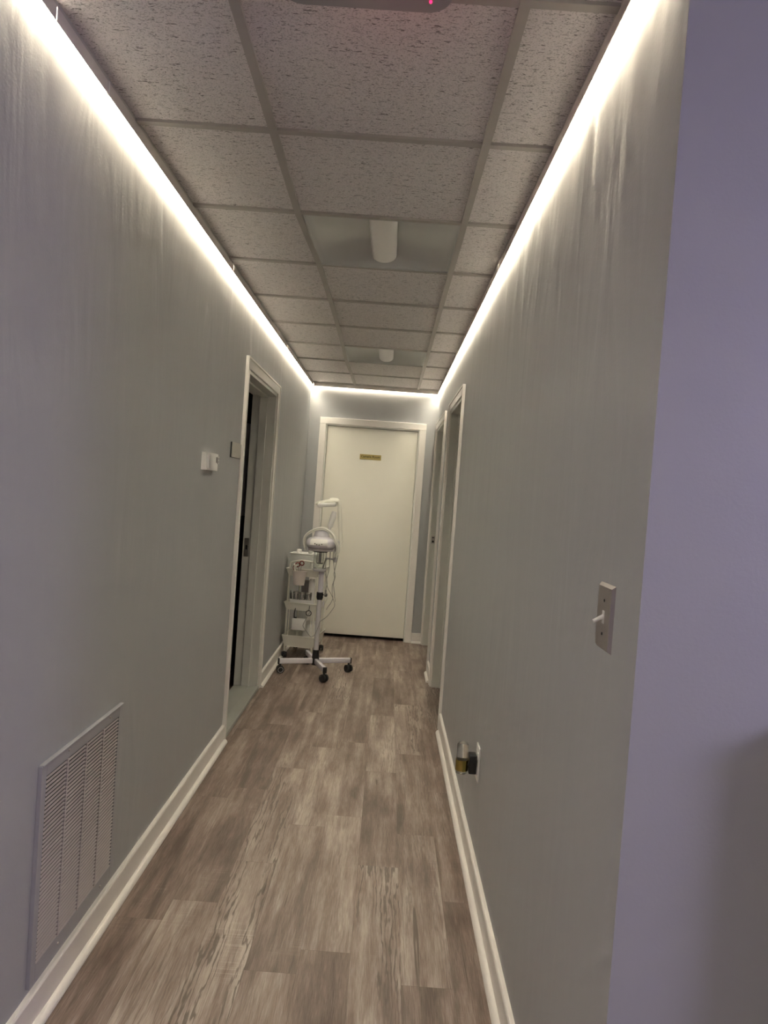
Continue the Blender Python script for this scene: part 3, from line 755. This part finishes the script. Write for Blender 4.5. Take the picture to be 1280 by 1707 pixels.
# cords hanging at the right
def P(v, y=5.62):       # plane coordinates (x, z)
    return [(x, y + .006*math.sin(3*i), z) for i, (x, z) in enumerate(v)]
c1 = mk('power_cord', CORDG, None, lambda b: tube(b, P([(-.425, .99), (-.423, .93), (-.422, .845), (-.424, .80), (-.434, .745), (-.430, .700), (-.434, .672), (-.436, .655)], 5.60), .0028, 6), True)
tag(c1, 'grey power cord with a plug hanging shortest beside the steamer jar', 'cord', 'cords hanging from the steamer')
mk('plug', CORDG, c1, lambda b: (box(b, -.4425, 5.592, .615, -.4295, 5.607, .655, .003), cyl(b, (-.4395, 5.6, .615), (-.4395, 5.6, .600), .0018, n=6), cyl(b, (-.4325, 5.6, .615), (-.4325, 5.6, .600), .0018, n=6)), True)
c2 = mk('power_cord', CORDG, None, lambda b: tube(b, P([(-.375, .97), (-.364, .935), (-.365, .905), (-.374, .85), (-.384, .78), (-.378, .745), (-.389, .695), (-.391, .66), (-.388, .625), (-.381, .585), (-.396, .545), (-.415, .515), (-.424, .496)], 5.64), .0028, 6), True)
tag(c2, 'long grey power cord hanging rightmost, ending above the floor', 'cord', 'cords hanging from the steamer')
c3 = mk('power_cord', CORDG, None, lambda b: tube(b, P([(-.452, .905), (-.449, .84), (-.447, .80), (-.436, .745), (-.431, .705), (-.420, .665), (-.398, .635), (-.378, .595), (-.359, .545), (-.376, .505), (-.412, .452), (-.449, .418), (-.464, .405), (-.474, .365), (-.494, .310), (-.508, .290), (-.530, .288), (-.561, .320), (-.586, .352), (-.592, .375), (-.57, .425), (-.547, .475)], 5.595), .0026, 6), True)
tag(c3, 'grey cord looping in front of the steamer pole and up towards the cart', 'cord', 'cords hanging from the steamer')
c4 = mk('power_cord', CORDG, None, lambda b: tube(b, P([(-.403, .985), (-.402, .90), (-.392, .845), (-.384, .80), (-.375, .755), (-.385, .70), (-.377, .655), (-.371, .62), (-.366, .585), (-.361, .560)], 5.66), .0024, 6), True)
tag(c4, 'thin grey cord hanging behind the other cords at the right of the jar', 'cord', 'cords hanging from the steamer')
c5 = mk('power_cord', CORDW, None, lambda b: tube(b, P([(-.452, .80), (-.458, .755), (-.455, .70), (-.449, .645), (-.446, .60), (-.447, .565)], 5.595), .0022, 6), True)
tag(c5, 'thin white cord with a small plug beside the black pole collar', 'cord', 'cords hanging from the steamer')
mk('plug', LILAC, c5, lambda b: (box(b, -.453, 5.589, .530, -.442, 5.600, .566, .003), cyl(b, (-.451, 5.595, .530), (-.453, 5.595, .512), .0016, n=6), cyl(b, (-.444, 5.595, .530), (-.442, 5.595, .512), .0016, n=6)), True)

# ================================================================== THREE-TIER CART
CO = Vector((-.785, 6.06, 0)); CU = Vector((.992, -.127, 0)).normalized(); CV = Vector((.127, .992, 0)).normalized()
CW, CD = .232, .385
def cp(u, v, z): return CO + CU*u + CV*v + Vector((0, 0, z))
CROT = Matrix.Rotation(math.atan2(CU.y, CU.x), 3, 'Z')
def cbox(b, u0, v0, z0, u1, v1, z1, bev=0.0): return box(b, CO.x+u0, CO.y+v0, z0, CO.x+u1, CO.y+v1, z1, bev, CROT, (CO.x, CO.y, 0))
ct = thing('utility_cart', tuple(cp(CW/2, CD/2, 0)), 'cream three-tier metal utility cart on casters against the left wall behind the steamer', 'cart')
for (u, v) in ((0, 0), (CW, 0), (0, CD), (CW, CD)):
    mk('post', CREAM, ct, lambda b: tube(b, [cp(u, v, .055), cp(u, v, .79)], .0072, 10, False), True)
    p = cp(u, v, 0)
    c = mk('caster', BLACK, ct, lambda b: (cyl(b, (p.x, p.y, .062), (p.x, p.y, .040), .006), box(b, p.x-.008, p.y-.010, .026, p.x+.008, p.y+.010, .046, .003)), True, 'black caster')
    for s in (-1, 1): mk('wheel', RUBBER, c, lambda b: cyl(b, (p.x+s*.004, p.y+.003, .0255), (p.x+s*.019, p.y+.003, .0255), .025, .023, 20), True)
for v in (0, CD):   # handle arches
    mk('handle', CREAM, ct, lambda b: tube(b, [cp(0, v, .785), cp(.008, v, .800), cp(.04, v, .812), cp(.075, v, .820), cp(CW/2, v, .822), cp(CW-.06, v, .820), cp(CW-.02, v, .812), cp(CW-.003, v, .795), cp(CW, v, .78)], .0065, 10), True)
def basket(z0, z1, over=.022, solid=False):
    def shell(b):
        o = over; i = -.004
        t = [(-o, -o), (CW+o, -o), (CW+o, CD+o), (-o, CD+o)]; q = [(i, i), (CW-i, i), (CW-i, CD-i), (i, CD-i)]
        T_ = [b.verts.new(cp(u, v, z1)) for u, v in t]; B_ = [b.verts.new(cp(u, v, z0)) for u, v in q]
        for k in range(4): b.faces.new((B_[k], B_[(k+1) % 4], T_[(k+1) % 4], T_[k]))
        b.faces.new(B_[::-1])
    return shell
def rim(z, o=.022):
    return lambda b: tube(b, [cp(-o, -o, z), cp(CW+o, -o, z), cp(CW+o, CD+o, z), cp(-o, CD+o, z), cp(-o, -o, z)], .0042, 8, False)
for z0, z1 in ((.690, .752), (.405, .468), (.098, .190)):
    bk = mk('basket', CREAM, ct, basket(z0, z1), False)
    m = bk.modifiers.new('thickness', 'SOLIDIFY'); m.thickness = .0016
    mk('rim', CREAM, bk, rim(z1), True)
def perf(b):   # wire mesh between the lower tiers at the back, and diagonal weave
    z0, z1 = .185, .40; n = 26
    for k in range(n+1):
        u = CW*k/n; tube(b, [cp(u, CD-.004, z0), cp(u, CD-.004, z1)], .0012, 4, False)
    for k in range(18):
        z = z0+(z1-z0)*k/17; tube(b, [cp(0, CD-.004, z), cp(CW, CD-.004, z)], .0012, 4, False)
mk('mesh_panel', CREAM, ct, perf, False)
mk('front_frame', CREAM, ct, lambda b: tube(b, [cp(.022, -.004, .455), cp(.022, -.004, .098), cp(CW-.022, -.004, .098), cp(CW-.022, -.004, .455), cp(.022, -.004, .455)], .0042, 8, False), True)
# ---- things on the cart
def jar(name, u, v, z, r, h, mat, lid, label, cat, grp=None, lr=None):
    p = cp(u, v, 0)
    t = thing(name, (p.x, p.y, z), label, cat, grp)
    mk('body', mat, t, lambda b: lathe(b, p.x, p.y, [(0, z), (r*.96, z), (r, z+.004), (r, z+h*.86), (r*.9, z+h*.93), (0, z+h*.93)], 24), True)
    lr_ = lr or r*.7
    mk('lid', lid, t, lambda b: lathe(b, p.x, p.y, [(lr_, z+h*.93), (lr_, z+h-.002), (lr_*.92, z+h), (0, z+h)], 20), True)
    return t
# top tier
p = cp(.085, .10, 0)
tb = thing('storage_box', (p.x, p.y, .692), 'frosted white lidded storage box on the top tier of the cart', 'box')
mk('body', FROST, tb, lambda b: cbox(b, -.014, .045, .693, .195, .20, .868, .006), True)
mk('lid', WHITEP, tb, lambda b: cbox(b, -.020, .040, .868, .200, .205, .880, .004), True)
jar('bottle', .052, .075, .8805, .022, .030, WHITEP, WHITEP, 'short white capped jar on the left of the storage box lid', 'bottle', None, .012)
jar('bottle', .150, .070, .8805, .017, .042, FROST, WHITEP, 'small clear pump bottle on the right of the storage box lid', 'bottle', None, .008)
jar('bottle', .185, .014, .694, .016, .150, FROST, WHITEP, 'slim clear bottle standing in front of the storage box at its right', 'bottle', None, .009)
jar('bottle', .214, .005, .694, .013, .125, WHITEP, WHITEP, 'slim white bottle at the front right corner of the top tier', 'bottle', None, .008)
# hanging cup with scissors
p = cp(.100, -.055, 0)
cup = mk('hanging_cup', PINKW, None, lambda b: lathe(b, p.x, p.y, [(0, .624), (.043, .624), (.058, .735), (.061, .740), (.058, .742), (.055, .734), (.041, .629), (0, .629)], 32, 1, .45), True)
tag(cup, 'blush white plastic cup hanging on the front rim of the cart', 'cup')
mk('hook', PINKW, cup, lambda b: tube(b, [(p.x, p.y+.024, .725), (p.x, p.y+.026, .756), (p.x, p.y+.034, .762), (p.x, p.y+.042, .752)], .004, 6), True)
sc = thing('scissors', (p.x, p.y, .64), 'red-handled scissors standing in the hanging cup', 'scissors')
for dx, s in ((-.020, -1), (.014, 1)):
    mk('handle', RED, sc, lambda b: torus(b, (p.x+dx, p.y+.002*s, .792+.014*(s > 0)), .0175, .0052, (.25*s, 1, .1), 24, 8), True, 'red finger loop')
    mk('blade', STEEL, sc, lambda b: box(b, p.x-.005+.004*s, p.y-.001+.002*s, .635, p.x+.003+.004*s, p.y+.001+.002*s, .785, 0, Matrix.Rotation(.10*s, 3, 'Y')), False)
tw_ = thing('tissue_roll', (p.x-.035, p.y, .66), 'crumpled white and pink wipes poking out of the hanging cup', 'wipes')
mk('sheet', CLOTH, tw_, lambda b: tube(b, [(p.x-.030, p.y, .650), (p.x-.038, p.y-.002, .72), (p.x-.046, p.y, .758), (p.x-.036, p.y-.004, .782), (p.x-.048, p.y, .790)], .012, 8), True)
mk('wrapper', RED, tw_, lambda b: tube(b, [(p.x-.046, p.y-.010, .745), (p.x-.054, p.y-.008, .766), (p.x-.050, p.y-.006, .786)], .004, 6), True, 'dark red edge')
# middle tier
gb = tag(mk('carton', GREYBOX, None, lambda b: cbox(b, .085, .11, .408, .160, .18, .640, .002), False), 'tall grey carton standing at the back of the middle tier', 'carton')
wb = jar('bottle', .185, .06, .408, .026, .262, WHITEP, WHITEP, 'tall white bottle standing at the right of the middle tier', 'bottle', None, .020)
tr = tag(mk('tray', WHITEP, None, lambda b: (cbox(b, .022, -.012, .4695, .228, .075, .474, .001), cbox(b, .022, -.012, .474, .228, -.009, .497, .001), cbox(b, .022, .072, .474, .228, .075, .490, .001), cbox(b, .022, -.009, .474, .025, .072, .490, .001), cbox(b, .225, -.009, .474, .228, .072, .490, .001)), False), 'white shallow tray across the front of the middle tier', 'tray')
for k, (u, v) in enumerate(((.062, .030), (.116, .024), (.172, .030))):
    q = cp(u, v, 0)
    t = thing('metal_canister', (q.x, q.y, .4745), ('leftmost', 'middle', 'rightmost')[k]+' of the three small metal canisters in the white tray on the cart', 'canister', 'metal canisters in the cart tray')
    mk('body', CHROME, t, lambda b: lathe(b, q.x, q.y, [(0, .4745), (.023, .4745), (.0235, .478), (.0235, .540), (0, .540)], 28), True)
    mk('lid', STEEL, t, lambda b: lathe(b, q.x, q.y, [(0, .540), (.025, .540), (.025, .552), (.022, .558), (0, .559)], 28), True)
bt = tag(mk('brush', BLACK, None, lambda b: (cyl(b, cp(.030, -.004, .476), cp(.024, -.002, .545), .0075, .006), cyl(b, cp(.024, -.002, .545), cp(.022, 0, .568), .0045, .002)), True), 'black tool standing at the left end of the white tray on the cart', 'tool')
# hanging things below
hb = thing('hanging_box', tuple(cp(.115, -.03, .25)), 'small white box hanging in the middle of the cart front', 'box')
mk('body', WHITEP, hb, lambda b: cbox(b, .060, -.045, .247, .172, -.010, .342, .004), True)
mk('hook', BLACK, hb, lambda b: (cbox(b, .068, -.030, .342, .094, -.020, .352, .002), tube(b, [cp(.072, -.025, .35), cp(.070, -.022, .38), cp(.072, -.008, .41), cp(.080, -.004, .455)], .004, 6)), True, 'black hook')
mg = tag(mk('hanging_ring', BLACK, None, lambda b: (torus(b, cp(.192, -.022, .393), .0215, .0032, (.1, 1, 0), 28, 8), tube(b, [cp(.192, -.022, .416), cp(.194, -.020, .435), cp(.196, -.016, .462)], .002, 6)), True), 'black hanging ring on the right of the cart front', 'ring')
bx = thing('product_box', tuple(cp(.14, .28, .102)), 'white box with an olive label in the bottom tier of the cart', 'box')
mk('body', WHITEP, bx, lambda b: cbox(b, .100, .19, .102, .214, .36, .262, .003), True)
mk('sticker', LABELG, bx, lambda b: cbox(b, .2142, .22, .160, .2148, .29, .215), False, 'olive green sticker')

# ================================================================== DARK ROOM BEYOND THE LEFT DOORWAY
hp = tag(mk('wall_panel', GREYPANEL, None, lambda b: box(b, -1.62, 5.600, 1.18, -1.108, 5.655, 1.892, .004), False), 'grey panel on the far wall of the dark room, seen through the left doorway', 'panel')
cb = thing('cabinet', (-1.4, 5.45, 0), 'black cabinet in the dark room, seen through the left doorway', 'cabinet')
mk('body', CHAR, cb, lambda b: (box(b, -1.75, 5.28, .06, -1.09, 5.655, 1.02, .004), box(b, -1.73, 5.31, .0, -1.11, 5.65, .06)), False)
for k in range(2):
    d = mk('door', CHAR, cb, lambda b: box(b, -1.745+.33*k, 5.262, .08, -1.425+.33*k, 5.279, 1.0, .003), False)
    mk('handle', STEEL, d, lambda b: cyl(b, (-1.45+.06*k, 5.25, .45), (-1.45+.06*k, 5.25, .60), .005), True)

# ================================================================== FRONT ROOM (beside the camera, outside the frame)
ds = thing('shadow_block', (1.1, 1.12, .1), 'unseen grey block added to cast the shadow on the violet-lit wall', 'heater')  # out-of-view block, added to shade the lower right of this wall
mk('body', BLOCKM, ds, lambda b: box(b, .690, 1.075, .03, 1.6, 1.160, 1.10, .006), False)
mk('block_cap', CHAR, ds, lambda b: box(b, .685, 1.070, 1.10, 1.605, 1.160, 1.115, .003), False)
mk('foot', CHAR, ds, lambda b: box(b, .80, 1.07, 0, .86, 1.160, .03, .002), False)
mk('foot', CHAR, ds, lambda b: box(b, 1.45, 1.07, 0, 1.51, 1.160, .03, .002), False)
rl = thing('fill_lamp', (WL.x, WL.y, H), 'round white fill lamp added unseen on the ceiling behind the camera', 'lamp')  # body for the added fill light
mk('base', WHITEP, rl, lambda b: lathe(b, WL.x, WL.y, [(0, H-.045), (.24, H-.045), (.27, H-.03), (.27, H-.001), (0, H-.001)], 40), True)
vt = thing('pendant_lamp', (VL.x, VL.y, 0), 'violet pendant lamp in the front room, outside the photograph', 'lamp')
vt.location = (VL.x, VL.y, VL.z)
mk('cord', BLACK, vt, lambda b: cyl(b, (VL.x, VL.y, VL.z+.16), (VL.x, VL.y, H), .003, n=8), True)
mk('shade', VDIFF, vt, lambda b: lathe(b, VL.x, VL.y, [(0, VL.z+.17), (.05, VL.z+.16), (.37, VL.z+.03), (.375, VL.z+.02), (.368, VL.z+.03), (.045, VL.z+.15)], 32), True)
